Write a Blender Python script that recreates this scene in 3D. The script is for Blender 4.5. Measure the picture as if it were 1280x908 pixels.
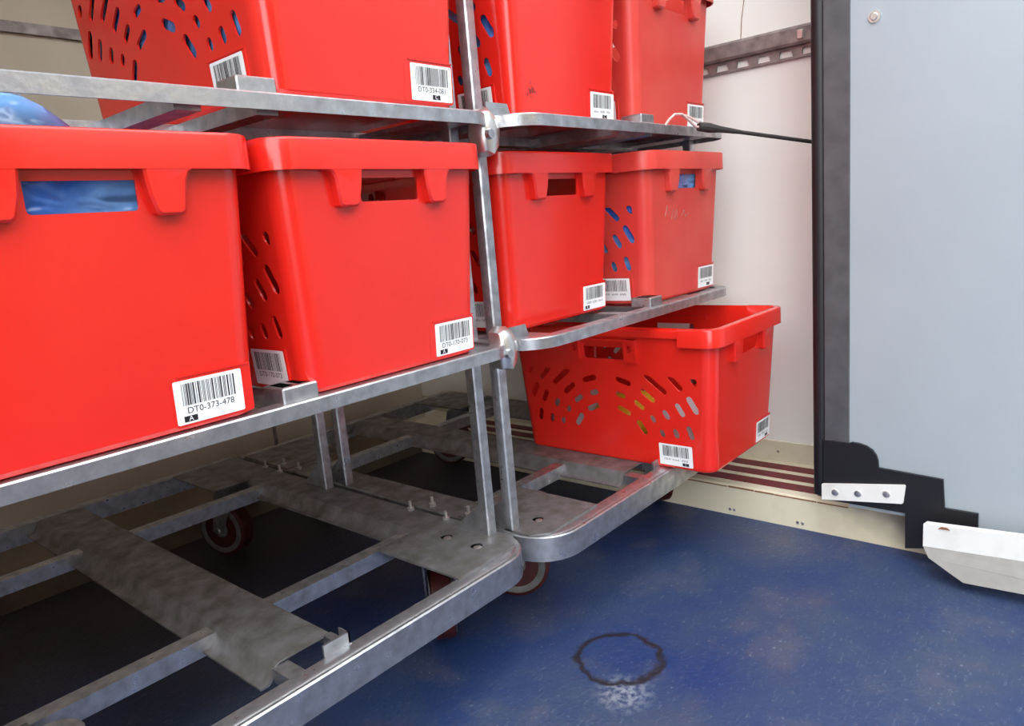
import bpy, math, random
from mathutils import Vector, Matrix, noise

# ------------------------------------------------------------------ clear
for o in list(bpy.data.objects):
    bpy.data.objects.remove(o, do_unlink=True)
S = bpy.context.scene
C = S.collection

# ------------------------------------------------------------------ camera (solved from the vanishing points)
cam_d = bpy.data.cameras.new('camera')
cam = bpy.data.objects.new('camera', cam_d)
C.objects.link(cam)
F_PX = 905.0
CAM = Vector((0.0, 0.0, 0.82))
ax = Vector((1434 - 640, 211 - 454, F_PX)).normalized()
ay = Vector((-415 - 640, 372 - 454, F_PX)); ay = (ay - ay.dot(ax) * ax).normalized()
az = ax.cross(ay)
right = Vector((ax.x, ay.x, az.x))
down = Vector((ax.y, ay.y, az.y))
fwd = Vector((ax.z, ay.z, az.z))
m = Matrix.Identity(4)
for i in range(3):
    m[i][0], m[i][1], m[i][2], m[i][3] = right[i], -down[i], -fwd[i], CAM[i]
cam.matrix_world = m
cam_d.sensor_width = 36.0
cam_d.lens = F_PX / 1280 * 36.0
cam_d.clip_start = 0.02
S.camera = cam

# ------------------------------------------------------------------ world: even bright daylight, no sun
world = bpy.data.worlds.new('world'); S.world = world
world.use_nodes = True
bg = world.node_tree.nodes['Background']
bg.inputs['Color'].default_value = (0.93, 0.97, 1.0, 1)
bg.inputs['Strength'].default_value = 4.4
S.view_settings.view_transform = 'Standard'
S.view_settings.look = 'None'
S.view_settings.gamma = 1.0
S.view_settings.use_curve_mapping = False
S.view_settings.exposure = 0.22

# ------------------------------------------------------------------ materials
def mat(name, col, rough=0.5, metal=0.0, col2=None, scale=20, detail=4, contrast=(0.35, 0.65),
        bump=0.0, bump_scale=60, rough2=None, spec=0.5, coat=0.0, transmission=0.0):
    M = bpy.data.materials.new(name); M.use_nodes = True
    nt = M.node_tree; b = nt.nodes['Principled BSDF']
    b.inputs['Base Color'].default_value = (*col, 1)
    b.inputs['Roughness'].default_value = rough
    b.inputs['Metallic'].default_value = metal
    b.inputs['Specular IOR Level'].default_value = spec
    b.inputs['Coat Weight'].default_value = coat
    b.inputs['Coat Roughness'].default_value = 0.12
    b.inputs['Transmission Weight'].default_value = transmission
    tc = nt.nodes.new('ShaderNodeTexCoord')
    if col2 is not None or rough2 is not None:
        n = nt.nodes.new('ShaderNodeTexNoise')
        n.inputs['Scale'].default_value = scale; n.inputs['Detail'].default_value = detail
        nt.links.new(tc.outputs['Object'], n.inputs['Vector'])
        r = nt.nodes.new('ShaderNodeMapRange')
        r.inputs['From Min'].default_value = contrast[0]; r.inputs['From Max'].default_value = contrast[1]
        nt.links.new(n.outputs['Fac'], r.inputs['Value'])
        if col2 is not None:
            mx = nt.nodes.new('ShaderNodeMix'); mx.data_type = 'RGBA'
            mx.inputs['A'].default_value = (*col, 1); mx.inputs['B'].default_value = (*col2, 1)
            nt.links.new(r.outputs['Result'], mx.inputs['Factor'])
            nt.links.new(mx.outputs['Result'], b.inputs['Base Color'])
        if rough2 is not None:
            mr = nt.nodes.new('ShaderNodeMapRange')
            mr.inputs['To Min'].default_value = rough; mr.inputs['To Max'].default_value = rough2
            nt.links.new(r.outputs['Result'], mr.inputs['Value'])
            nt.links.new(mr.outputs['Result'], b.inputs['Roughness'])
    if bump:
        n2 = nt.nodes.new('ShaderNodeTexNoise'); n2.inputs['Scale'].default_value = bump_scale
        n2.inputs['Detail'].default_value = 5
        nt.links.new(tc.outputs['Object'], n2.inputs['Vector'])
        bp = nt.nodes.new('ShaderNodeBump'); bp.inputs['Strength'].default_value = bump
        bp.inputs['Distance'].default_value = 0.01
        nt.links.new(n2.outputs['Fac'], bp.inputs['Height'])
        nt.links.new(bp.outputs['Normal'], b.inputs['Normal'])
    return M

RED = mat('red_plastic', (0.80, 0.022, 0.013), 0.20, col2=(0.77, 0.020, 0.012), scale=9, rough2=0.25, coat=0.35)
RED_GLARE = mat('red_plastic_glare', (0.70, 0.075, 0.055), 0.30, col2=(0.66, 0.045, 0.035), scale=7, rough2=0.38)  # pale glare from the white wall put into the crate colour
GALV = mat('galvanised_steel', (0.60, 0.61, 0.63), 0.26, 0.9, col2=(0.34, 0.34, 0.36), scale=45, detail=9, contrast=(0.3, 0.72), rough2=0.48, bump=0.06, bump_scale=120)
GALV_ROUGH = mat('galvanised_steel_pitted', (0.29, 0.285, 0.295), 0.40, 0.6, col2=(0.15, 0.132, 0.118), scale=26, detail=10, contrast=(0.3, 0.7), rough2=0.6, bump=0.16, bump_scale=160)
BOLT = mat('bright_zinc', (0.75, 0.74, 0.72), 0.28, 0.9)
WHITE_WALL = mat('white_wall_panel', (0.92, 0.90, 0.85), 0.35, col2=(0.90, 0.87, 0.81), scale=3)
BEIGE_WALL = mat('beige_wall_panel', (0.60, 0.52, 0.40), 0.5, col2=(0.52, 0.44, 0.33), scale=3)
CREAM = mat('cream_paint', (0.72, 0.66, 0.50), 0.5, col2=(0.60, 0.53, 0.37), scale=9, contrast=(0.45, 0.75))
BROWN_KICK = mat('brown_shaded_paint', (0.19, 0.145, 0.10), 0.6, col2=(0.13, 0.10, 0.07), scale=9)  # back ledge paint, darkened to carry the shadow behind the carts
def smear(M):
    nt = M.node_tree; N = nt.nodes; L = nt.links; b = N['Principled BSDF']
    old = b.inputs['Base Color'].links[0].from_socket
    tc = N.new('ShaderNodeTexCoord'); mp = N.new('ShaderNodeMapping'); mp.inputs['Location'].default_value = (0, -.40 / .12, -.075 / .055); mp.inputs['Scale'].default_value = (0.0, 1 / .12, 1 / .055)
    L.new(tc.outputs['Object'], mp.inputs['Vector'])
    ln = N.new('ShaderNodeVectorMath'); ln.operation = 'LENGTH'; L.new(mp.outputs['Vector'], ln.inputs[0])
    n = N.new('ShaderNodeTexNoise'); n.inputs['Scale'].default_value = 14; L.new(tc.outputs['Object'], n.inputs['Vector'])
    ad = N.new('ShaderNodeMath'); ad.operation = 'ADD'; L.new(ln.outputs['Value'], ad.inputs[0]); L.new(n.outputs['Fac'], ad.inputs[1])
    r = N.new('ShaderNodeMapRange'); r.inputs['From Min'].default_value = .7; r.inputs['From Max'].default_value = 1.6; r.inputs['To Min'].default_value = .8; r.inputs['To Max'].default_value = 0
    L.new(ad.outputs[0], r.inputs['Value'])
    mx = N.new('ShaderNodeMix'); mx.data_type = 'RGBA'; mx.inputs['B'].default_value = (0.20, 0.16, 0.13, 1)
    L.new(old, mx.inputs['A']); L.new(r.outputs['Result'], mx.inputs['Factor']); L.new(mx.outputs['Result'], b.inputs['Base Color'])
smear(CREAM)
MAROON = mat('maroon_strip', (0.17, 0.022, 0.03), 0.5, col2=(0.13, 0.02, 0.025), scale=30)
DOOR_GREY = mat('grey_blue_laminate', (0.38, 0.43, 0.47), 0.4, col2=(0.36, 0.41, 0.45), scale=4)
STRIP_GREY = mat('dark_grey_plastic', (0.10, 0.10, 0.11), 0.42, col2=(0.07, 0.07, 0.078), scale=20)
BLACK = mat('black_rubber', (0.010, 0.010, 0.013), 0.45)
WHITE_PAINT = mat('white_painted_steel', (0.82, 0.82, 0.80), 0.4, col2=(0.72, 0.71, 0.67), scale=14, contrast=(0.5, 0.75))
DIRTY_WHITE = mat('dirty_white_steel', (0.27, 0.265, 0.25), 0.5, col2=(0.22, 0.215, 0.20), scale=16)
RAIL = mat('dull_steel_rail', (0.34, 0.29, 0.27), 0.45, 0.5, col2=(0.22, 0.18, 0.17), scale=30, rough2=0.65)
BLUE_FILM = mat('blue_plastic_film', (0.02, 0.12, 0.48), 0.16, col2=(0.16, 0.36, 0.72), scale=11, detail=7, contrast=(0.38, 0.62), coat=0.5)
def wrinkles(M):
    nt = M.node_tree; b = nt.nodes['Principled BSDF']
    tc = nt.nodes.new('ShaderNodeTexCoord'); mp = nt.nodes.new('ShaderNodeMapping'); mp.inputs['Scale'].default_value = (1.0, 1.0, 2.2); mp.inputs['Rotation'].default_value = (.5, .7, .3)
    n = nt.nodes.new('ShaderNodeTexNoise'); n.noise_type = 'RIDGED_MULTIFRACTAL'; n.inputs['Scale'].default_value = 16; n.inputs['Detail'].default_value = 5; n.inputs['Distortion'].default_value = 1.2
    bp = nt.nodes.new('ShaderNodeBump'); bp.inputs['Strength'].default_value = 0.8; bp.inputs['Distance'].default_value = 0.012
    nt.links.new(tc.outputs['Object'], mp.inputs['Vector']); nt.links.new(mp.outputs['Vector'], n.inputs['Vector'])
    nt.links.new(n.outputs['Fac'], bp.inputs['Height']); nt.links.new(bp.outputs['Normal'], b.inputs['Normal'])
wrinkles(BLUE_FILM)
YELLOW_FILM = mat('yellow_film', (0.75, 0.42, 0.02), 0.4, bump=0.4, bump_scale=40)
WHITE_FILM = mat('white_film', (0.60, 0.56, 0.60), 0.4, bump=0.4, bump_scale=40)
LABEL = mat('label_paper', (0.90, 0.90, 0.90), 0.5)
INK = mat('black_ink', (0.008, 0.008, 0.009), 0.6)
WHEEL_RED = mat('red_wheel_tread', (0.075, 0.008, 0.008), 0.45, col2=(0.045, 0.008, 0.006), scale=40)
WHEEL_GREY = mat('grey_wheel_rim', (0.17, 0.17, 0.165), 0.45, col2=(0.11, 0.11, 0.10), scale=40)
RUST = mat('rust', (0.25, 0.11, 0.05), 0.8)
HOLE = mat('dark_hole', (0.004, 0.004, 0.004), 0.9, spec=0.0)
STRAP = mat('dark_strap', (0.028, 0.024, 0.022), 0.6)
PINK_WIRE = mat('pale_coated_wire', (0.72, 0.50, 0.46), 0.4)
BLOCKER = mat('brown_light_blocker', (0.085, 0.058, 0.040), 0.9, col2=(0.065, 0.045, 0.032), scale=2)  # for the unseen walls added outside to block low light
ASPHALT = mat('asphalt', (0.06, 0.06, 0.06), 0.9)

def floor_material():
    M = bpy.data.materials.new('worn_blue_floor'); M.use_nodes = True
    nt = M.node_tree; N = nt.nodes; L = nt.links
    b = N['Principled BSDF']
    tc = N.new('ShaderNodeTexCoord')
    def nz(scale, detail, lo, hi, rough=0.6):
        n = N.new('ShaderNodeTexNoise'); n.inputs['Scale'].default_value = scale
        n.inputs['Detail'].default_value = detail; n.inputs['Roughness'].default_value = rough
        L.new(tc.outputs['Object'], n.inputs['Vector'])
        r = N.new('ShaderNodeMapRange'); r.inputs['From Min'].default_value = lo; r.inputs['From Max'].default_value = hi
        L.new(n.outputs['Fac'], r.inputs['Value']); return r.outputs['Result'], n.outputs['Fac']
    def mix(fac, a, bcol):
        mx = N.new('ShaderNodeMix'); mx.data_type = 'RGBA'
        if hasattr(fac, 'links'): L.new(fac, mx.inputs['Factor'])
        else: mx.inputs['Factor'].default_value = fac
        for sock, v in (('A', a), ('B', bcol)):
            if hasattr(v, 'links'): L.new(v, mx.inputs[sock])
            else: mx.inputs[sock].default_value = (*v, 1)
        return mx.outputs['Result']
    def math_(op, a, bb=None):
        n = N.new('ShaderNodeMath'); n.operation = op
        for i, v in enumerate((a, bb)):
            if v is None: continue
            if hasattr(v, 'links'): L.new(v, n.inputs[i])
            else: n.inputs[i].default_value = v
        return n.outputs[0]
    f1, _ = nz(2.6, 6, 0.36, 0.66)
    c = mix(f1, (0.008, 0.030, 0.125), (0.040, 0.060, 0.115))
    f2, _ = nz(7, 8, 0.52, 0.74)
    c = mix(math_('MULTIPLY', f2, 0.5), c, (0.105, 0.105, 0.125))
    f3, n3 = nz(110, 6, 0.60, 0.74)
    c = mix(math_('MULTIPLY', f3, math_('ADD', math_('MULTIPLY', f2, 0.6), 0.22)), c, (0.38, 0.42, 0.48))
    f4, _ = nz(5, 6, 0.58, 0.75)
    c = mix(math_('MULTIPLY', f4, 0.35), c, (0.10, 0.075, 0.085))
    # browner under the row of carts, towards the back wall
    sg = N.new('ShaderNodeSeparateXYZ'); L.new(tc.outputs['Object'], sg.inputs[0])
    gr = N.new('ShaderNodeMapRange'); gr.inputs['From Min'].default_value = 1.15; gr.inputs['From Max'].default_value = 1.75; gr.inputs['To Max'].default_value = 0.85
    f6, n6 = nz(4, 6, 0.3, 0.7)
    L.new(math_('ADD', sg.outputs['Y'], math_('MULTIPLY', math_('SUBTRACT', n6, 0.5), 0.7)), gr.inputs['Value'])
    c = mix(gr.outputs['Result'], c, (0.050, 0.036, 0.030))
    # short pale scratches
    ms = N.new('ShaderNodeMapping'); ms.inputs['Scale'].default_value = (1, 5, 1); ms.inputs['Rotation'].default_value = (0, 0, 0.6)
    L.new(tc.outputs['Object'], ms.inputs['Vector'])
    ns = N.new('ShaderNodeTexNoise'); ns.inputs['Scale'].default_value = 34; ns.inputs['Detail'].default_value = 6; ns.inputs['Roughness'].default_value = 0.7
    L.new(ms.outputs['Vector'], ns.inputs['Vector'])
    rs = N.new('ShaderNodeMapRange'); rs.inputs['From Min'].default_value = 0.58; rs.inputs['From Max'].default_value = 0.74
    L.new(ns.outputs['Fac'], rs.inputs['Value'])
    c = mix(math_('MULTIPLY', rs.outputs['Result'], math_('ADD', math_('MULTIPLY', f1, 0.55), 0.20)), c, (0.22, 0.25, 0.32))
    # a scraped circle in the paint with a bare patch beside it
    sx = N.new('ShaderNodeSeparateXYZ'); L.new(tc.outputs['Object'], sx.inputs[0])
    wob = N.new('ShaderNodeTexNoise'); wob.inputs['Scale'].default_value = 30; wob.inputs['Detail'].default_value = 4
    L.new(tc.outputs['Object'], wob.inputs['Vector'])
    dx = math_('SUBTRACT', sx.outputs['X'], 1.030); dy = math_('SUBTRACT', sx.outputs['Y'], 0.703)
    d = math_('SQRT', math_('ADD', math_('MULTIPLY', dx, dx), math_('MULTIPLY', dy, dy)))
    d = math_('ADD', d, math_('MULTIPLY', math_('SUBTRACT', wob.outputs['Fac'], 0.5), 0.038))
    ring = math_('ABSOLUTE', math_('SUBTRACT', d, 0.078))
    rr = N.new('ShaderNodeMapRange'); rr.inputs['From Min'].default_value = 0.002; rr.inputs['From Max'].default_value = 0.010
    rr.inputs['To Min'].default_value = 0.95; rr.inputs['To Max'].default_value = 0.0
    L.new(ring, rr.inputs['Value'])
    # scuffed bare patch
    px = math_('DIVIDE', math_('SUBTRACT', sx.outputs['X'], 0.945), 0.055); py = math_('DIVIDE', math_('SUBTRACT', sx.outputs['Y'], 0.640), 0.055)
    pd = math_('SQRT', math_('ADD', math_('MULTIPLY', px, px), math_('MULTIPLY', py, py)))
    pr = N.new('ShaderNodeMapRange'); pr.inputs['From Min'].default_value = 0.35; pr.inputs['From Max'].default_value = 1.1
    pr.inputs['To Min'].default_value = 1.0; pr.inputs['To Max'].default_value = 0.0
    L.new(pd, pr.inputs['Value'])
    f5, _ = nz(75, 6, 0.42, 0.60)
    c = mix(math_('MULTIPLY', pr.outputs['Result'], math_('MULTIPLY', f5, 0.7)), c, (0.30, 0.33, 0.38))
    c = mix(rr.outputs['Result'], c, (0.012, 0.010, 0.014))
    L.new(c, b.inputs['Base Color'])
    b.inputs['Roughness'].default_value = 0.5
    bp = N.new('ShaderNodeBump'); bp.inputs['Strength'].default_value = 0.25; bp.inputs['Distance'].default_value = 0.01
    L.new(n3, bp.inputs['Height']); L.new(bp.outputs['Normal'], b.inputs['Normal'])
    return M
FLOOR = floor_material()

# ------------------------------------------------------------------ mesh helpers
class MB:
    def __init__(self): self.v = []; self.f = []
    def add(self, vs, fs):
        o = len(self.v); self.v += [tuple(p) for p in vs]; self.f += [tuple(i + o for i in f) for f in fs]; return self
    def box(self, x0, x1, y0, y1, z0, z1, bev=0.0):
        if bev <= 0:
            vs = [(x, y, z) for x in (x0, x1) for y in (y0, y1) for z in (z0, z1)]
            fs = [(0, 1, 3, 2), (4, 6, 7, 5), (0, 4, 5, 1), (2, 3, 7, 6), (0, 2, 6, 4), (1, 5, 7, 3)]
            return self.add(vs, fs)
        b = bev
        poly = [(x0 + b, y0), (x1 - b, y0), (x1, y0 + b), (x1, y1 - b), (x1 - b, y1), (x0 + b, y1), (x0, y1 - b), (x0, y0 + b)]
        ins = [(min(max(x, x0 + b), x1 - b), min(max(y, y0 + b), y1 - b)) for x, y in poly]
        rings = [(ins, z0), (poly, z0 + b), (poly, z1 - b), (ins, z1)]
        return self.loft([[(x, y, z) for x, y in pl] for pl, z in rings], caps=True)
    def loft(self, rings, closed=True, caps=False):
        n = len(rings[0]); vs = [p for r in rings for p in r]; fs = []
        for i in range(len(rings) - 1):
            for j in range(n if closed else n - 1):
                k = (j + 1) % n
                fs.append((i * n + j, i * n + k, (i + 1) * n + k, (i + 1) * n + j))
        if caps:
            fs.append(tuple(reversed(range(n)))); fs.append(tuple((len(rings) - 1) * n + j for j in range(n)))
        return self.add(vs, fs)
    def prism(self, poly, fn0, fn1):
        """poly of 2-D points; fn0/fn1 turn (a, b) into the two end caps."""
        return self.loft([[fn0(a, b) for a, b in poly], [fn1(a, b) for a, b in poly]], caps=True)
    def prism_x(self, poly_yz, x0, x1): return self.prism(poly_yz, lambda a, b: (x0, a, b), lambda a, b: (x1, a, b))
    def prism_y(self, poly_xz, y0, y1): return self.prism(poly_xz, lambda a, b: (a, y0, b), lambda a, b: (a, y1, b))
    def prism_z(self, poly_xy, z0, z1): return self.prism(poly_xy, lambda a, b: (a, b, z0), lambda a, b: (a, b, z1))
    def sweep(self, path, prof, closed=False):
        """path: (x, y, nx, ny) ; prof: closed polygon of (outward, z)."""
        rings = [[(x + nx * d, y + ny * d, z) for d, z in prof] for x, y, nx, ny in path]
        if closed: rings.append(rings[0])
        return self.loft(rings, caps=not closed)
    def tube(self, pts, r, n=10):
        pts = [Vector(p) for p in pts]; rings = []
        up = None
        for i, p in enumerate(pts):
            t = (pts[min(i + 1, len(pts) - 1)] - pts[max(i - 1, 0)]).normalized()
            if up is None: up = t.orthogonal().normalized()
            up = (up - up.dot(t) * t).normalized(); s = t.cross(up)
            rr = r[i] if isinstance(r, (list, tuple)) else r
            rings.append([tuple(p + rr * (math.cos(a) * up + math.sin(a) * s)) for a in [2 * math.pi * k / n for k in range(n)]])
        return self.loft(rings, caps=True)
    def lathe(self, prof, n=24, axis='z', c=(0, 0, 0)):
        rings = []
        for d, r in prof:
            ring = []
            for k in range(n):
                a = 2 * math.pi * k / n; u, w = r * math.cos(a), r * math.sin(a)
                ring.append({'z': (c[0] + u, c[1] + w, c[2] + d), 'x': (c[0] + d, c[1] + u, c[2] + w), 'y': (c[0] + u, c[1] + d, c[2] + w)}[axis])
            rings.append(ring)
        return self.loft(rings, caps=True)
    def mesh(self, name, material, smooth=35):
        me = bpy.data.meshes.new(name); me.from_pydata(self.v, [], self.f); me.update()
        import bmesh
        bm = bmesh.new(); bm.from_mesh(me)
        bmesh.ops.recalc_face_normals(bm, faces=bm.faces); bm.to_mesh(me); bm.free()
        if smooth:
            for p in me.polygons: p.use_smooth = True
            me.set_sharp_from_angle(angle=math.radians(smooth))
        me.materials.append(material)
        return me
    def build(self, name, material, parent=None, smooth=35):
        return link(name, self.mesh(name, material, smooth), parent)

def link(name, data, parent=None):
    o = bpy.data.objects.new(name, data); C.objects.link(o)
    if parent: o.parent = parent
    return o
def empty(name, loc=(0, 0, 0), rz=0.0):
    o = link(name, None); o.location = loc; o.rotation_euler = (0, 0, rz); o.empty_display_size = 0.05; return o
def tag(o, label=None, cat=None, group=None, kind=None):
    if label: o['label'] = label
    if cat: o['category'] = cat
    if group: o['group'] = group
    if kind: o['kind'] = kind
    return o
def struct(o): o['kind'] = 'structure'; return o

def fill2d(outer, holes, thick):
    cu = bpy.data.curves.new('tmp', 'CURVE'); cu.dimensions = '2D'; cu.fill_mode = 'BOTH'; cu.extrude = thick / 2
    for poly in [outer] + holes:
        sp = cu.splines.new('POLY'); sp.points.add(len(poly) - 1)
        for p, (a, b) in zip(sp.points, poly): p.co = (a, b, 0, 1)
        sp.use_cyclic_u = True
    return eval_curve(cu)
def eval_curve(cu):
    ob = bpy.data.objects.new('tmp', cu); C.objects.link(ob)
    dg = bpy.context.evaluated_depsgraph_get(); dg.update()
    me = bpy.data.meshes.new_from_object(ob.evaluated_get(dg))
    vs = [tuple(v.co) for v in me.vertices]; fs = [tuple(p.vertices) for p in me.polygons]
    bpy.data.objects.remove(ob, do_unlink=True); bpy.data.curves.remove(cu); bpy.data.meshes.remove(me)
    return vs, fs
_tx = {}
def text2d(s, size):
    if (s, size) not in _tx:
        cu = bpy.data.curves.new('tmp', 'FONT'); cu.body = s; cu.size = size; cu.align_x = 'CENTER'; cu.align_y = 'CENTER'
        _tx[(s, size)] = eval_curve(cu)
    return _tx[(s, size)]
def circle(cx, cy, r, n=14): return [(cx + r * math.cos(2 * math.pi * k / n), cy + r * math.sin(2 * math.pi * k / n)) for k in range(n)]
def rrect(x0, x1, y0, y1, r, n=4):
    out = []
    for cx, cy, a0 in ((x1 - r, y0 + r, -90), (x1 - r, y1 - r, 0), (x0 + r, y1 - r, 90), (x0 + r, y0 + r, 180)):
        for k in range(n + 1):
            a = math.radians(a0 + 90 * k / n); out.append((cx + r * math.cos(a), cy + r * math.sin(a)))
    return out
def clip(poly, f):          # keep f(p) >= 0
    out = []
    for i, p in enumerate(poly):
        q = poly[(i + 1) % len(poly)]; a, b = f(p), f(q)
        if a >= 0: out.append(p)
        if (a >= 0) != (b >= 0):
            t = a / (a - b); out.append((p[0] + t * (q[0] - p[0]), p[1] + t * (q[1] - p[1])))
    return out

# ------------------------------------------------------------------ the truck box
XF, YF = 1.745, 2.03            # faces of the floor-level ledges
XW, YW = 1.940, 2.215           # the walls themselves
LEDGE = 0.085
X0, Y0, ZC = -1.6, -1.2, 2.25
YC = 0.80                      # unseen roof cut back to here to let more sky light in

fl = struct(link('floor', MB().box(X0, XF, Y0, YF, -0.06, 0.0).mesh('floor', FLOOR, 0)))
struct(link('ceiling', MB().box(X0, XW + .06, YC, YW + .06, ZC, ZC + .06).mesh('ceiling', WHITE_WALL, 0)))
struct(link('wall_right', MB().box(XW, XW + .06, Y0, YW, 0, ZC).mesh('wall_right', WHITE_WALL, 0)))
struct(link('wall_back', MB().box(X0, XW + .06, YW, YW + .06, 0, ZC).mesh('wall_back', BEIGE_WALL, 0)))
struct(link('wall_blocker_left', MB().box(-.31, -.25, .62, YW, 0, ZC).mesh('wall_blocker_left', BEIGE_WALL, 0)))  # unseen wall added to keep side light from under the carts
struct(link('ground', MB().box(-25, 25, -30, 25, -1.06, -1.0).mesh('ground', ASPHALT, 0)))

struct(link('wall_blocker_front', MB().box(-2.7, 7, -4.8, -4.6, -1.0, 3.9).mesh('wall_blocker_front', BLOCKER, 0)))  # unseen wall added to block low sky light below the shelves
struct(link('wall_blocker_side', MB().box(-5.2, -5.0, -2.8, 5, -1.0, 2.4).mesh('wall_blocker_side', BLOCKER, 0)))  # unseen wall added; the gap beside it shapes the crate corner highlights
struct(link('wall_blocker_near', MB().box(.75, XW + .06, Y0 - .06, Y0, 0, ZC).mesh('wall_blocker_near', BEIGE_WALL, 0)))  # unseen wall segment added to cut low light on the right half

# right ledge: cream kick face, sloping top with three maroon strips, a cream skirting strip on the wall
led = struct(link('trim_1', MB().prism_y([(XF, 0), (XF, LEDGE - .006), (XF + .006, LEDGE), (XW, LEDGE + .018), (XW, 0)], Y0, YF + .1).mesh('trim_1', CREAM, 0)))
sl = .018 / (XW - XF)
for a, b in ((.030, .062), (.084, .114), (.136, .166)):
    MB().prism_y([(XF + a, LEDGE + a * sl - .002), (XF + b, LEDGE + b * sl - .002), (XF + b, LEDGE + b * sl + .002), (XF + a, LEDGE + a * sl + .002)], Y0, 2.0).build('grip_strip', MAROON, led, 0)
for yy in (.62, .80, 1.02, .36):
    MB().lathe([(0, .004), (.002, .003)], 8, 'x', (XF - .002, yy, .016)).build('screw', BOLT, led)
    MB().lathe([(0, .004), (.002, .003)], 8, 'x', (XF - .002, yy - .012, .016)).build('screw', BOLT, led)
# broken lip of sealant along the ledge edge
rnd = random.Random(3)
q = MB(); y = .5
while y < 1.2:
    l = rnd.uniform(.05, .14)
    q.box(XF - .0008, XF + .003, y, y + l, LEDGE - .007, LEDGE - .0055 + rnd.uniform(0, .002)); y += l + rnd.uniform(.001, .006)
q.build('sealant', RUST, led, 0)
sk = struct(link('baseboard_right', MB().box(XW - .006, XW, Y0, YW, LEDGE + .018, LEDGE + .075).mesh('baseboard_right', CREAM, 0)))
for yy in (.55, .74, 1.0):
    MB().lathe([(0, .004), (-.002, .003)], 8, 'x', (XW - .006, yy, LEDGE + .045)).build('screw', RAIL, sk)
# crack running down the right wall
MB().tube([(XW - .0005, .812, 1.45), (XW - .0005, .806, 1.38), (XW - .0005, .811, 1.33), (XW - .0005, .818, 1.29), (XW - .0005, .822, 1.236)], .0012, 5).build('crack', RUST, bpy.data.objects['wall_right'])

# back ledge, the shadow on its face put into a darker brown
lb = struct(link('trim_2', MB().prism_x([(YF, 0), (YF, LEDGE - .006), (YF + .006, LEDGE), (YW, LEDGE + .018), (YW, 0)], X0, XF).mesh('trim_2', BROWN_KICK, 0)))
for xx in (.36, 1.25):
    MB().box(xx, xx + .012, YW - .003, YW, LEDGE + .018, ZC).build('panel_seam', RAIL, bpy.data.objects['wall_back'], 0)
tag(MB().box(X0, XW, YW - .012, YW, 1.405, 1.432).build('wall_rail', RAIL, None, 0), 'thin dark rail running along the beige back wall', 'rail')

# slotted cargo rail on the white wall
cr = empty('cargo_rail', (XW, .66, 1.163)); tag(cr, 'dull steel slotted cargo rail bolted on the white wall', 'rail')
YA, YB = -.9, .36        # local y span of the rail
outer = [(YA, 0), (YB, 0), (YB, .030), (YA, .030)]
holes = []
k = 0
while YA + .03 + k * .056 < YB - .03:
    h0 = YA + .03 + k * .056; holes.append([(h0, .006), (h0 + .034, .006), (h0 + .031, .023), (h0 + .003, .023)]); k += 1
vs, fs = fill2d(outer, holes, .004)
MB().add([(-.006 + w, s, t) for s, t, w in vs], fs).build('slotted_flange', RAIL, cr, 0)
MB().prism_y([(0, .028), (-.018, .030), (-.022, .036), (-.022, .068), (-.018, .074), (0, .074)], YA, YB).build('rail_body', RAIL, cr, 0)
MB().box(-.026, -.020, -.006, .010, .040, .062, .002).build('rail_clip', BOLT, cr)

# ------------------------------------------------------------------ grey door panel in front of the white wall
DX = 1.706
dr = struct(empty('door_1', (DX, 0, 0)))
MB().box(0, .03, -1.1, .486, .10, 2.1).build('panel', DOOR_GREY, dr, 0)
MB().box(-.004, .032, .486, .541, .112, 2.1, .002).build('edge_strip', STRIP_GREY, dr)
MB().lathe([(.112, .010), (.118, .017), (2.1, .017)], 20, 'z', (.012, .553, 0)).build('edge_bead', BLACK, dr)
poly = [(.541, .112), (.541, .258), (.486, .258), (.478, .262), (.462, .261), (.447, .257), (.434, .249), (.426, .238), (.422, .225), (.421, .209),
        (.293, .203), (.289, .138), (.227, .138), (.226, .060), (.364, .028), (.365, .112)]
vs, fs = fill2d(poly, [], .008)
MB().add([(-.008 + w, s, t) for s, t, w in vs], fs).build('rubber_flap', BLACK, dr, 0)
wp = MB().prism_x([(.543, .113), (.543, .151), (.540, .153), (.366, .180), (.364, .177), (.368, .138), (.371, .135)], -.018, -.013).build('clamp_strip', WHITE_PAINT, dr, 0)
for yy, zz in ((.512, .137), (.462, .143), (.402, .153)):
    MB().lathe([(0, .008), (-.002, .008), (-.003, .006)], 12, 'x', (-.018, yy, zz)).build('bolt', BOLT, wp)
MB().lathe([(0, .013), (-.003, .012), (-.003, .008), (-.006, .006)], 14, 'x', (0, .440, 1.171)).build('rivet', BOLT, dr)
# white bent guide plate at the door foot
gp = MB()
YE = -.25
gp.loft([[(-.048, .314, .118), (-.048, YE, .150)], [(-.066, .318, .118), (-.066, YE, .150)], [(-.066, .318, .066), (-.066, YE, .096)]], closed=False)
gpo = gp.build('guide_plate', WHITE_PAINT, dr, 0)
sm = gpo.modifiers.new('thickness', 'SOLIDIFY'); sm.thickness = .004
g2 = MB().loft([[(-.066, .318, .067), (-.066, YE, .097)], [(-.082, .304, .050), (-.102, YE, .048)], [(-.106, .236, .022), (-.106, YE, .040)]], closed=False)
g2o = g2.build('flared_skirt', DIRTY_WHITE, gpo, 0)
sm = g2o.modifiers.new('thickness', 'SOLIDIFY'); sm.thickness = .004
MB().prism_x([(.290, .1135), (.284, .1185), (.274, .1185), (.268, .1145)], -.0685, -.066).build('rust_notch', RUST, gpo, 0)

# ------------------------------------------------------------------ crates
HC = .335; RO = .013
BW, BL = .1645, .2645            # half sizes at the bottom
TW, TL = .1845, .2845          # half sizes at the top (without the rim)
RC = .028
def half(z): t = z / HC; return BW + (TW - BW) * t, BL + (TL - BL) * t

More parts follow.
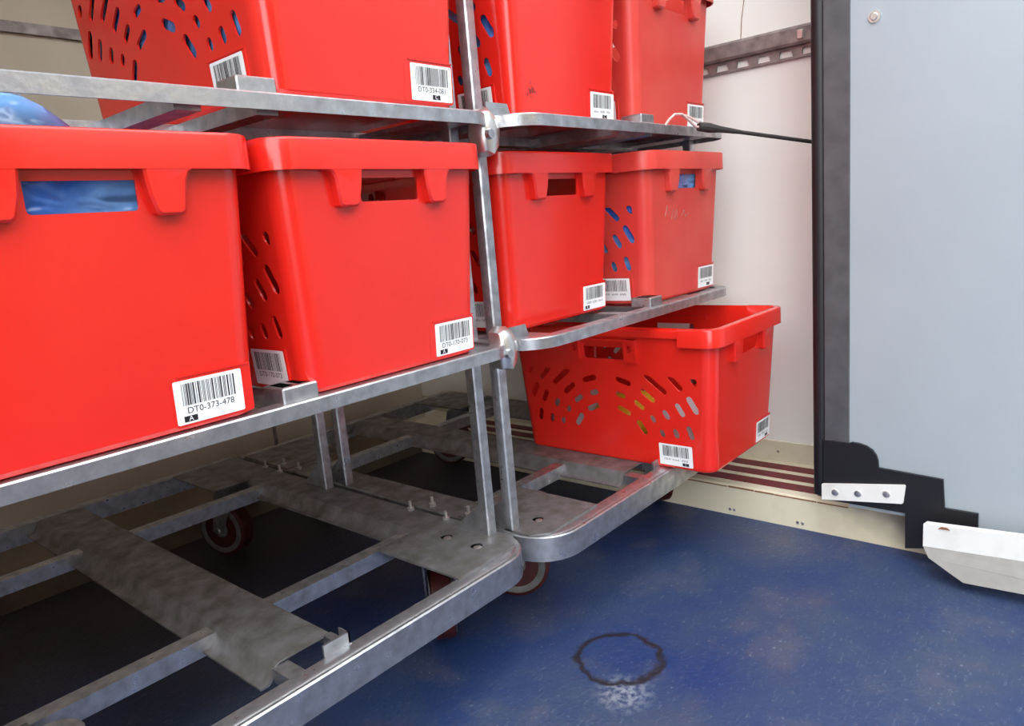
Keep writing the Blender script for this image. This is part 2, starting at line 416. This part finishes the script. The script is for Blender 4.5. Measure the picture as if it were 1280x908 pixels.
def slot(u, v, length, width):
    th = math.atan2(u, v - .03); tx, ty = math.cos(th), -math.sin(th); nx, ny = math.sin(th), math.cos(th)
    hl, hw = length / 2 - width / 2, width / 2
    pts = []
    for s, e in ((1, 0), (-1, 180)):
        for k in range(5):
            a = math.radians(e - 90 + 45 * k); c, d = math.cos(a), math.sin(a)
            pts.append((u + tx * (s * hl + hw * c) + nx * hw * d, v + ty * (s * hl + hw * c) + ny * hw * d))
    pts = clip(pts, lambda p: .2225 - p[1]); pts = clip(pts, lambda p: .238 - abs(p[0])) if abs(u) > .15 else pts
    return pts
SLOTS = [(.090, .093, .040, .015), (.044, .130, .040, .014),
         (.038, .168, .028, .013), (.087, .148, .032, .013), (.121, .117, .020, .013), (.143, .084, .019, .013),
         (.048, .203, .044, .014), (.112, .173, .044, .014), (.156, .131, .026, .014), (.178, .088, .024, .014),
         (.134, .203, .070, .014), (.192, .146, .036, .014), (.214, .094, .034, .014),
         (.184, .210, .050, .014), (.224, .160, .046, .016), (.232, .214, .022, .014)]

def crate_body():
    B = MB(); t = .0032
    # long sides with the fan of slots and the small grip hole
    holes = [slot(s * u, v, l, w) for u, v, l, w in SLOTS for s in (1, -1)]
    holes = [h for h in holes if len(h) > 2]
    holes.append(rrect(-.056, .056, .256, .292, .005, 2))
    z0 = .008
    a0 = half(z0)[1] - RC; a1 = TL - RC
    vs, fs = fill2d([(-a0, z0), (a0, z0), (a1, HC), (-a1, HC)], holes, t)
    for sgn in (1, -1):
        B.add([(sgn * (half(z)[0] - t / 2 + w), s, z) for s, z, w in vs], fs)
    # short ends with the grip hole
    a0 = half(z0)[0] - RC; a1 = TW - RC
    vs, fs = fill2d([(-a0, z0), (a0, z0), (a1, HC), (-a1, HC)], [rrect(-.053, .053, .253, .2945, .004, 2)], t)
    for sgn in (1, -1):
        B.add([(s, sgn * (half(z)[1] - t / 2 + w), z) for s, z, w in vs], fs)
    # rounded corners, outside and inside
    for sx in (1, -1):
        for sy in (1, -1):
            for off in (0, -t):
                rings = []
                for z in (z0, HC):
                    hw, hl = half(z)
                    rings.append([(sx * (hw - RC + (RC + off) * math.cos(a)), sy * (hl - RC + (RC + off) * math.sin(a)), z)
                                  for a in [math.pi / 2 * k / 10 for k in range(11)]])
                B.loft(rings, closed=False)
    # rolled bottom edge and floor
    def rr(hw, hl, r, z): return [(x, y, z) for x, y in rrect(-hw, hw, -hl, hl, r, 8)]
    hw, hl = half(z0)
    B.loft([rr(hw, hl, RC, z0), rr(hw - .002, hl - .002, RC - .001, .003), rr(hw - .008, hl - .008, RC - .006, 0), rr(hw - .06, hl - .06, .02, 0)])
    B.add(rr(hw - .06, hl - .06, .02, 0), [tuple(range(36))])
    B.add(rr(hw - .002, hl - .002, RC, .007), [tuple(range(36))])
    # lugs beside the end grips, hanging from the rim
    for sy in (1, -1):
        for sx in (1, -1):
            pol = [(.056, .300), (.060, .270), (.066, .249), (.070, .246), (.094, .246), (.098, .249), (.101, .270), (.103, .284), (.108, .2925), (.118, .297), (.118, .300)]
            o = lambda a, b, d: (sx * a, sy * (half(b)[1] + d), b)
            ins = [(.080 + (a - .080) * .86, .275 + (b - .275) * (.90 if b < .29 else 1)) for a, b in pol]
            B.loft([[o(a, b, -.001) for a, b in pol], [o(a, b, .012) for a, b in pol], [o(a, b, .015) for a, b in ins]], caps=True)
    # pin blocks with round holes beside the grip on the long sides, ledge above the grip
    for sx in (1, -1):
        for sy in (1, -1):
            vs, fs = fill2d(rrect(sy * .079 - .016, sy * .079 + .016, .252, .306, .004, 2), [circle(sy * .077, .284, .0085)], .012)
            B.add([(sx * (half(z)[0] + .005 + w), s, z) for s, z, w in vs], fs)
            vs, fs = fill2d(circle(sy * .077, .284, .0085), [], .001)
            B.add([(sx * (half(z)[0] + .0005), s, z) for s, z, w in vs], fs)
        B.box(*sorted((sx * (TW - .012), sx * (TW + .006))), -.095, .095, .3005, .306)
    # ridge framing each label field
    for y0, y1 in ((-.222, -.126),):
        for zz in (.063,):
            n_ = half(zz)[0]
            B.box(-n_ - .0012, -n_ + .001, y0, y1, zz, zz + .002)
        B.box(-half(.03)[0] - .003, -half(.03)[0] + .001, y0 - .002, y0, .010, .063)
    o = lambda a, b, d: (a, -half(b)[1] + d, b)      # flat raised field behind the end label
    pol = rrect(.057, .156, .006, .064, .003, 2)
    B.loft([[o(a, b, .006) for a, b in pol], [o(a, b, -.0004) for a, b in pol]], caps=True)
    B.loft([[o(a, b, .001) for a, b in q_] for q_ in ([(.065, .0645), (.155, .0645), (.155, .0665), (.065, .0665)],)] + [[o(a, b, -.0018) for a, b in ((.065, .0645), (.155, .0645), (.155, .0665), (.065, .0665))]], caps=True)
    return B

def crate_rim():
    R = MB()
    # path around the top; the long sides are pulled in and shallower between the corner caps
    pts = []
    hw, hl = TW, TL
    for cx, cy, a0 in ((hw - RC, -hl + RC, -90), (hw - RC, hl - RC, 0), (-hw + RC, hl - RC, 90), (-hw + RC, -hl + RC, 180)):
        for k in range(9):
            a = math.radians(a0 + 90 * k / 8); pts.append((cx + RC * math.cos(a), cy + RC * math.sin(a), math.cos(a), math.sin(a), 0))
        if a0 == -90:
            pts += [(hw, yy, 1, 0, f) for yy, f in ((-.205, 0), (-.2045, 1), (.2045, 1), (.205, 0))]
        if a0 == 90:
            pts += [(-hw, yy, -1, 0, f) for yy, f in ((.205, 0), (.2045, 1), (-.2045, 1), (-.205, 0))]
    rings = []
    for x, y, nx, ny, f in pts:
        o = RO if not f else .0075; zb = HC - .040 if not f else HC - .022; zt = HC if not f else HC - .004
        prof = [(-.0072, HC - .05), (-.0042, zt - .002), (-.0025, zt), (o - .003, zt), (o - .001, zt - .001), (o, zt - .004), (o, zb), (o - .003, zb), (o - .003, zt - .005), (-.0016, zt - .005), (-.0050, HC - .05)]
        rings.append([(x + nx * d, y + ny * d, z) for d, z in prof])
    rings.append(rings[0])
    R.loft(rings)
    return R
BODY = crate_body(); RIM = crate_rim()
ME_BODY = BODY.mesh('crate_body', RED); ME_RIM = RIM.mesh('crate_rim', RED, 40)
ME_BODY_GLARE = BODY.mesh('crate_body_glare', RED_GLARE); ME_RIM_GLARE = RIM.mesh('crate_rim_glare', RED_GLARE, 40)

LW, LH = .084, .052
ME_LABEL = MB().prism_z(rrect(-LW / 2, LW / 2, -LH / 2, LH / 2, .002, 2), 0, .0005).mesh('barcode_label', LABEL, 0)
ALPHA = math.atan((TW - BW) / HC)
def put_label(crate, side, text, badge, badge_x, seed, lx=.111):
    ca, sa = math.cos(ALPHA), math.sin(ALPHA)
    z = .035
    if side == 'front':
        r, u, n = Vector((1, 0, 0)), Vector((0, -sa, ca)), Vector((0, -ca, -sa)); p = Vector((lx, -half(z)[1] - .0006, z))
    else:
        r, u, n = Vector((0, -1, 0)), Vector((-sa, 0, ca)), Vector((-ca, 0, -sa)); p = Vector((-half(z)[0], -.174, z))
    M = Matrix.Identity(4)
    for i in range(3): M[i][0], M[i][1], M[i][2], M[i][3] = r[i], u[i], n[i], p[i] + n[i] * .0003
    lb = link('barcode_label', ME_LABEL, crate); lb.matrix_local = M
    rn = random.Random(seed); b = MB(); x = -.033; zt = .0008
    unit = .00068
    while x < .033:
        w = unit * rn.choice((1, 1, 1, 2.6)); b.add([(x, -.004, zt), (x + w, -.004, zt), (x + w, .022, zt), (x, .022, zt)], [(0, 1, 2, 3)])
        x += w + unit * rn.choice((1, 1.2, 2.6))
    b.build('barcode', INK, lb, 0)
    t = MB()
    if text:
        vs, fs = text2d(text, .0105); t.add([(a * 1.02, c - .0105, zt) for a, c, _ in vs], fs)
    else:
        # print too small to read in the photograph: short broken strokes
        for k in range(11):
            x0 = -.030 + k * .0056; h = .0056 if k not in (3, 7) else .0012
            y0 = -.0105 - h / 2
            for dx in ((0, .0026) if k not in (3, 7) else (0,)):
                hh = h * rn.uniform(.5, 1)
                t.add([(x0 + dx, y0, zt), (x0 + dx + .001, y0, zt), (x0 + dx + .001, y0 + hh, zt), (x0 + dx, y0 + hh, zt)], [(0, 1, 2, 3)])
    t.build('lettering', INK, lb, 0)
    if badge is not None:
        bx = badge_x; g = MB().add([(bx - .008, -.0235, zt), (bx + .008, -.0235, zt), (bx + .008, -.0165, zt), (bx - .008, -.0165, zt)], [(0, 1, 2, 3)])
        g.build('badge', INK, lb, 0)
        vs, fs = text2d(badge, .0085)
        MB().add([(bx + a, c - .0200, zt + .0002) for a, c, _ in vs], fs).build('badge_letter', LABEL, lb, 0)
    return lb

Z_BASE, Z_LOW, Z_UP = .230, .615, 1.004
crates = {}
def crate(key, x, yf, z, label, front, side=None, rz=0.0, glare=False):
    """yf: world y of the rim front"""
    c = empty('storage_crate', (x, yf + TL + RO, z), rz)
    tag(c, label, 'crate', 'red storage crates on the carts')
    link('body', ME_BODY_GLARE if glare else ME_BODY, c); link('rim', ME_RIM_GLARE if glare else ME_RIM, c)
    if front: put_label(c, 'front', *front)
    if side: put_label(c, 'side', *side)
    crates[key] = c
    return c
crate('c1', .293, .798, Z_LOW, 'red plastic crate labelled DT0-373-478 with blue film showing in its grip', ('DT0-373-478', 'A', -.026, 1, .101), (None, None, 0, 11))
crate('c2', .700, .803, Z_LOW, 'red plastic crate labelled DT0-170-073 with an empty dark grip hole', ('DT0-170-073', 'A', -.026, 2), ('DT0-170-073', None, 0, 12))
crate('c3', 1.198, .868, Z_LOW, 'red crate on the lower shelf against the steel posts of the second cart', (None, 'A', -.028, 3), (None, None, 0, 13))
crate('c4', 1.597, .800, Z_LOW, 'red crate paled by painted glare on the lower shelf directly above the overhanging crate', (None, 'I', .012, 4), (None, None, 0, 14), glare=True)
crate('u1', .703, .800, Z_UP, 'red crate labelled DT0-334-081 on the upper shelf, slotted side exposed', ('DT0-334-081', 'C', .008, 5), (None, None, 0, 15))
crate('u2', 1.199, .820, Z_UP, 'red crate on the upper shelf right beside the steel post, dark scuff near its bottom', (None, 'C', .008, 6), (None, None, 0, 16))
crate('u3', 1.597, .812, Z_UP, 'red crate paled by painted glare on the upper shelf by the strap hook', (None, None, 0, 7), (None, None, 0, 17), glare=True)
crate('low', 1.600, .662, Z_BASE, 'red crate standing on the cart base, overhanging towards the striped ledge', (None, 'I', .02, 8), (None, 'I', .024, 18))
# dark scuff on the upper crate
sc = MB(); rn = random.Random(9)
for k in range(16):
    x = -.118 + rn.gauss(0, .008); z = .045 + rn.gauss(0, .008); w, h = rn.uniform(.0008, .002), rn.uniform(.002, .007)
    yy = -half(z)[1] - .0006
    sc.add([(x, yy, z), (x + w, yy, z), (x + w * 1.5, yy, z + h), (x + w * .4, yy, z + h)], [(0, 1, 2, 3)])
sc.build('scuff_mark', INK, crates['u2'], 0)

# faint pencil scribble on the dull lower-shelf crate
for pts in ([(-.100, .192), (-.090, .216), (-.084, .195)], [(-.070, .185), (-.060, .208), (-.055, .182), (-.045, .206), (-.042, .184)], [(-.020, .190), (-.008, .202), (-.002, .188), (.016, .195)]):
    MB().tube([(a, -half(b)[1] - .0002, b) for a, b in pts], .0006, 5).build('pencil_stroke', RAIL, crates['c4'], 0)

# blue film bags filling some crates, sagging over the contents
def even(poly, n):
    """n points spread evenly along a closed outline"""
    seg = [math.dist(poly[i], poly[(i + 1) % len(poly)]) for i in range(len(poly))]
    tot = sum(seg); out = []; i = 0; acc = 0.0
    for k in range(n):
        d = tot * k / n
        while acc + seg[i] < d: acc += seg[i]; i += 1
        t = (d - acc) / max(seg[i], 1e-9); p, q_ = poly[i], poly[(i + 1) % len(poly)]
        out.append((p[0] + t * (q_[0] - p[0]), p[1] + t * (q_[1] - p[1])))
    return out
def bag(key, top, seed, label, crown=(0, 0), mound=.0):
    c = crates[key]; B = MB(); n = 56
    def ring(hw, hl, r, z, amp):
        out = []
        for x, y in even(rrect(-hw, hw, -hl, hl, r, 5), 96):
            d = (noise.fractal(Vector((x * 14 + seed * 7, y * 14, z * 14)), 1.0, 2.0, 3) + .4) * amp
            L_ = math.hypot(x, y); s = 1 - max(0, d) / max(L_, .05); out.append((x * s, y * s, z))
        return out
    rings = []
    for k in range(9):
        z = .010 + (top - .03 - .010) * k / 8; hw, hl = half(z); rings.append(ring(hw - .006, hl - .006, RC - .004, z, .012))
    for k in range(1, 17):
        t = k / 16; s = math.cos(t * math.pi / 2); hw, hl = half(top - .03)
        r_ = []
        for x, y in even(rrect(-hw + .006, hw - .006, -hl + .006, hl - .006, RC, 5), 96):
            x2, y2 = x * max(s, .03), y * max(s, .03)
            nz_ = noise.fractal(Vector((x2 * 16 + seed * 3, y2 * 16, seed)), 1.0, 2.0, 4)
            g = math.exp(-((x2 - crown[0]) ** 2 + (y2 - crown[1]) ** 2) / .0065) * mound
            r_.append((x2, y2, top - .03 + .03 * math.sin(t * math.pi / 2) + nz_ * .012 * t + g * min(1, 2.2 * t)))
        rings.append(r_)
    B.loft(rings, caps=True)
    o = B.build('plastic_bag', BLUE_FILM, None, 60)
    o.location = c.location
    tag(o, label, 'bag', 'blue film bags in the crates')
bag('c1', .318, 1, 'blue plastic film bag bulging above the crate labelled DT0-373-478', (-.030, -.200), .075)
bag('c4', .322, 2, 'blue plastic film bag inside the dull lower-shelf crate', (-.145, -.20), .016)
bag('u1', .300, 3, 'blue plastic film bag behind the slots of the crate labelled DT0-334-081')
bag('u2', .300, 4, 'blue plastic film bag behind the slots of the scuff-marked upper crate')

def packet(x, y, z, sx, sy, sz, material, label, seed):
    B = MB(); rings = []
    for k in range(9):
        t = -1 + 2 * k / 8; s = (1 - abs(t) ** 3.5) ** .4 if abs(t) < 1 else .25
        r_ = []
        for a, b in rrect(-sx, sx, -sy, sy, min(sx, sy) * .5, 5):
            d = 1 + .10 * noise.noise(Vector((a * 30 + seed, b * 30, t * 2)))
            r_.append((a * s * d, b * s * d, sz + sz * t))
        rings.append(r_)
    B.loft(rings, caps=True)
    o = B.build('food_packet', material, None, 60); o.location = (x, y, z)
    tag(o, label, 'packet', 'packets in the low crate')
cz = Z_BASE + .0085
lx, ly = crates['low'].location.x, crates['low'].location.y
packet(lx - .03, ly + .165, cz, .10, .060, .062, WHITE_FILM, 'white packet at the rear of the crate on the cart base', 1)
packet(lx - .04, ly + .02, cz, .09, .070, .066, YELLOW_FILM, 'yellow packet lying in the crate on the cart base', 2)
packet(lx - .03, ly - .145, cz, .10, .075, .062, WHITE_FILM, 'pale packet at the front of the crate on the cart base', 3)

# ------------------------------------------------------------------ galvanised carts
def u_path(x0, x1, yf, r, L):
    p = [(x0, yf + L, -1, 0), (x0, yf + r, -1, 0)]
    for k in range(1, 10):
        a = math.radians(180 + 90 * k / 10); p.append((x0 + r + r * math.cos(a), yf + r + r * math.sin(a), math.cos(a), math.sin(a)))
    p += [(x0 + r, yf, 0, -1), (x1 - r, yf, 0, -1)]
    for k in range(1, 10):
        a = math.radians(270 + 90 * k / 10); p.append((x1 - r + r * math.cos(a), yf + r + r * math.sin(a), math.cos(a), math.sin(a)))
    return p + [(x1, yf + r, 1, 0), (x1, yf + L, 1, 0)]
def hat(xl, xr, y0, y1, zt, flange=.018, d=.026):
    """folded channel running along y: flat top, rounded shoulder, low flange on the left"""
    t = .003
    out = [(xl - flange, zt - d), (xl - .010, zt - d), (xl - .004, zt - d + .004), (xl + .004, zt - .006), (xl + .012, zt), (xr - .003, zt), (xr, zt - .003), (xr, zt - d)]
    inn = [(xr - t, zt - d), (xr - t, zt - t), (xl + .013, zt - t), (xl + .007, zt - .008), (xl - .001, zt - d + .001), (xl - .006, zt - d - t), (xl - flange, zt - d - t)]
    return MB().prism_y(out + inn, y0, y1)

def cart(x0, x1, xc, yf, label, bracket):
    yb = yf + 1.145
    o = empty('roller_cart', (0, 0, 0)); tag(o, label, 'cart', 'galvanised roller carts')
    o.location = ((x0 + x1) / 2, (yf + yb) / 2, 0)
    inv = Matrix.Translation(-Vector(o.location))
    def part(mb, name, material=GALV, parent=None, smooth=35):
        ob = mb.build(name, material, parent or o, smooth)
        if parent is None: ob.data.transform(inv)
        else: ob.data.transform(inv)
        return ob
    # --- base
    zt = Z_BASE
    prof = [(0, zt - .002), (0, zt - .050), (-.004, zt - .050), (-.004, zt - .005), (-.032, zt - .005), (-.036, zt - .003), (-.036, zt), (-.014, zt + .0005), (-.010, zt - .0015), (-.003, zt)]
    part(MB().sweep(u_path(x0, x1, yf, .085, .22), prof), 'front_rail')
    part(MB().box(x0 + .004, x1 - .004, yb - .036, yb, zt - .044, zt), 'back_rail', GALV, None, 0)
    part(hat(x1 - .095, x1 - .004, yf + .10, yb - .036, zt + .0015), 'side_channel', GALV_ROUGH)
    # mirrored channel on the other side
    m1 = hat(0, .091, yf + .10, yb - .036, zt + .0015); m1.v = [(x0 + .095 - a, b, c) for a, b, c in m1.v]
    part(m1, 'side_channel', GALV_ROUGH)
    part(hat(xc - .052, xc + .052, yf + .085, yb - .036, zt + .0015, .020), 'centre_channel', GALV_ROUGH)
    # fork end of the centre channel: two prongs around a cut-out, closed by an upright stop
    part(MB().box(xc + .038, xc + .052, yf + .033, yf + .086, zt - .020, zt + .0015), 'channel_prong', GALV, None, 0)
    part(MB().box(xc - .050, xc - .024, yf + .033, yf + .086, zt - .026, zt - .004), 'channel_prong', GALV, None, 0)
    def stop(xa, xb, y, z, parent=None):
        """raised stop: bent plate with an opening in its top"""
        h = .020; xm = (xa + xb) / 2
        part(MB().box(xa, xb, y, y + .05, z - .002, z + h, .002), 'crate_stop', GALV, parent)
        for a, b in ((xa + .006, xm - .004), (xm + .004, xb - .006)):
            part(MB().box(a, b, y + .010, y + .042, z + h - .001, z + h + .0004), 'stop_opening', HOLE, parent, 0)
    part(MB().box(xc + .006, xc + .052, yf + .036, yf + .040, zt - .01, zt + .018).box(xc + .049, xc + .052, yf + .036, yf + .060, zt - .01, zt + .018), 'crate_stop', GALV, None, 0)
    for yy in (yf + .255, yf + .815):
        part(MB().prism_x([(yy, zt - .004), (yy + .030, zt - .004), (yy + .030, zt - .008), (yy + .004, zt - .008), (yy + .004, zt - .034), (yy, zt - .034)], x0 + .05, x1 - .05), 'cross_bar', GALV, None, 0)
    # corner plates with castors
    for sx in (0, 1):
        for sy in (0, 1):
            xa, xb = (x0 + .006, x0 + (.195 if bracket else .165)) if sx == 0 else (x1 - .185, x1 - .006)
            ya, yb2 = (yf + .030, yf + .250) if sy == 0 else (yb - .255, yb - .036)
            pl = MB(); c = .03
            poly = [(xa, ya), (xb, ya), (xb, yb2), (xa, yb2)]
            if sy == 0:
                poly = [(xa + (c if sx == 0 else 0), ya), (xb - (c if sx else 0), ya)] + ([(xb, ya + c)] if sx else []) + [(xb, yb2), (xa, yb2)] + ([(xa, ya + c)] if not sx else [])
            ctr = ((xa + xb) / 2, (ya + yb2) / 2)
            hol = []
            if sy == 0:
                hx = x1 - .075 if sx else x0 + .075
                hol = [circle(hx, yf + .092, .012), circle(hx, yf + .172, .012)]
            vs, fs = fill2d(poly, hol, .004)
            plate = part(pl.add([(a, b, zt + .0022 + w) for a, b, w in vs], fs), 'corner_plate', GALV_ROUGH, None, 0)
            for h in hol:
                cx = sum(a for a, _ in h) / len(h); cy = sum(b for _, b in h) / len(h)
                part(MB().lathe([(zt + .0016, .012), (zt + .0022, .012)], 14, 'z', (cx, cy, 0)), 'bolt_hole', HOLE, plate)
                part(MB().lathe([(zt + .0016, .008), (zt + .0050, .008), (zt + .0062, .005)], 8, 'z', (cx - .004, cy - .007, 0)), 'bolt', BOLT, plate)
            # castor
            px = x0 + .172 if sx == 0 else x1 - .085; py = yf + .195 if sy == 0 else yb - .150; rot = {(0, 0): 122, (1, 0): 50, (0, 1): 62, (1, 1): 110}[(sx, sy)]
            trail = .040
            cas = empty('castor'); cas.parent = o
            cas.location = Vector((px, py, 0)) - Vector(o.location); cas.rotation_euler = (0, 0, math.radians(rot))
            cas.name = 'castor'
            f = MB(); f.lathe([(zt - .012, .042), (zt - .003, .042)], 20); f.lathe([(zt - .034, .030), (zt - .012, .034)], 16)
            for s in (1, -1):
                f.prism_y([(-.030, zt - .034), (.030, zt - .034), (trail + .018, .075), (trail, .060), (trail - .016, .070)], *sorted((s * .028, s * .032)))
            f.box(-.030, .030, -.032, .032, zt - .038, zt - .033)
            f.tube([(trail, -.036, .076), (trail, .036, .076)], .007, 8)
            f.build('fork', GALV, cas)
            w = MB().lathe([(-.022, .058), (-.022, .068), (-.018, .0755), (.018, .0755), (.022, .068), (.022, .058)], 32, 'y', (trail, 0, .0758))
            w.build('tyre', WHEEL_RED, cas)
            hb = MB().lathe([(-.024, .014), (-.026, .018), (-.021, .024), (-.021, .050), (-.024, .056), (-.024, .066), (-.020, .068), (.020, .068), (.024, .066), (.024, .056), (.021, .050), (.021, .024), (.026, .018), (.024, .014)], 32, 'y', (trail, 0, .0758))
            hb.build('rim', WHEEL_GREY, cas)
    # --- posts: angle iron with a gusset at the foot
    ztop = 1.72
    for xa in (x0 + .006, x1 - .030):
        for ya in (yf + .100, yf + .632):
            t, l = .003, .021
            L_ = [(xa, ya + .0025), (xa + .0025, ya), (xa + l, ya), (xa + l, ya + t), (xa + t, ya + t), (xa + t, ya + l), (xa, ya + l)]
            p = part(MB().prism_z(L_, zt - .02, ztop), 'post', GALV, None, 0)
            part(MB().prism_x([(ya + .018, zt + .003), (ya + .090, zt + .003), (ya + .084, zt + .010), (ya + .018, zt + .068)], xa + .001, xa + .004), 'gusset', GALV, p, 0)
    # studs with nuts along the side channels
    for xa in (x0 + .022, x1 - .014):
        for dy in (.235, .345, .86, .93):
            part(MB().lathe([(zt, .0035), (zt + .022, .0035)], 8, 'z', (xa, yf + dy, 0)).lathe([(zt + .001, .008), (zt + .008, .008)], 6, 'z', (xa, yf + dy, 0)), 'stud', BOLT)
    # --- shelves
    for zs in (Z_LOW, Z_UP):
        r = .075; p = u_path(x0, x1, yf, r, 1.145 - r)
        cl = u_path(x0, x1, yf, r, .3)
        back = [(x1, yb - .001, .7, .7), (x0, yb - .001, -.7, .7)]
        prof = [(0, zs - .002), (0, zs - .021), (-.003, zs - .021), (-.003, zs - .004), (-.028, zs - .004), (-.028, zs), (-.002, zs)]
        sh = part(MB().sweep(p, prof), 'shelf_frame')
        part(MB().box(x0 + .002, x1 - .002, yb - .076, yb - .046, zs - .021, zs), 'back_bar', GALV, sh, 0)
        part(MB().box(xc - .090, xc - .058, yf + .02, yb - .08, zs - .024, zs - .0045), 'centre_bar', GALV, sh, 0)
        part(MB().box(xc + .014, xc + .044, yf + .02, yb - .08, zs - .024, zs - .0045), 'centre_bar', GALV, sh, 0)
        for sgn in (0, 1):
            a = x0 + .024 if sgn == 0 else x1 - .105
            part(MB().box(a, a + .080, yf + .04, yb - .08, zs - .012, zs - .0045), 'side_bar', GALV, sh, 0)
        for yy in (yf + .255, yf + .815):
            part(MB().box(x0 + .03, x1 - .03, yy, yy + .03, zs - .018, zs - .0002), 'cross_bar', GALV, sh, 0)
        stop(xc - .012, xc + .042, yf + .012, zs, sh)
        # cast joint at the front post that hooks onto the neighbour
        if bracket:
            jx, jy = x0 - .022, yf + .045; zj = zs - (.006 if zs < .8 else .022)
            j = MB(); oct_ = [(-.024, -.010), (-.016, -.040), (.006, -.046), (.022, -.030), (.028, .000), (.020, .022), (.004, .034), (-.020, .026)]
            j.loft([[(jx + a * .8, jy + .03, zj + b) for a, b in oct_], [(jx + a, jy + .006, zj + b) for a, b in oct_], [(jx + a * .8, jy - .004, zj - .004 + b * .85) for a, b in oct_], [(jx + a * .3, jy - .009, zj - .006 + b * .4) for a, b in oct_]], caps=True)
            jj = part(j, 'cast_joint', BOLT, sh, 50)
            part(MB().lathe([(-.014, .008), (-.006, .009)], 8, 'y', (jx - .010, jy, zj - .012)), 'bolt', GALV, sh)
            part(MB().prism_y([(jx + .01, zs - .001), (jx + .075, zs - .001), (jx + .066, zs + .022), (jx + .01, zs + .022)], jy + .012, jy + .016), 'corner_bracket', GALV, sh, 0)
    return o
cartA = cart(.030, .966, .505, .822, 'galvanised two-shelf roller cart with the empty base, crate DT0-373-478 on its shelf', False)
cartB = cart(.971, 1.812, 1.405, .797, 'galvanised two-shelf roller cart by the white wall with a crate on its base', True)

# ------------------------------------------------------------------ elastic strap hooked on the upper shelf
st = empty('tension_strap', (1.50, .80, 1.004)); tag(st, 'thin dark strap with pale wire hook stretched from upper shelf to wall', 'strap')
a = Vector((1.585, .775, 1.000)); b_ = Vector((1.935, .52, .925))
def loc(p): return tuple(Vector(p) - st.location)
d = (b_ - a).normalized()
pts = [a + (b_ - a) * t for t in (0, .06, .12, .25, 1)]
MB().tube([loc(p) for p in pts], [.010, .011, .0075, .0045, .0045], 10).build('strap_cord', STRAP, st)
MB().tube([loc(p) for p in ((1.475, .800, 1.000), (1.480, .792, 1.012), (1.500, .788, 1.024), (1.525, .784, 1.025), (1.550, .780, 1.012), (1.575, .777, .999), (1.590, .773, .999))], .0028, 8).build('wire_hook', PINK_WIRE, st)
MB().tube([loc(p) for p in ((1.535, .785, 1.024), (1.560, .780, 1.018), (1.592, .773, 1.006))], .0028, 8).build('wire_hook', PINK_WIRE, st)
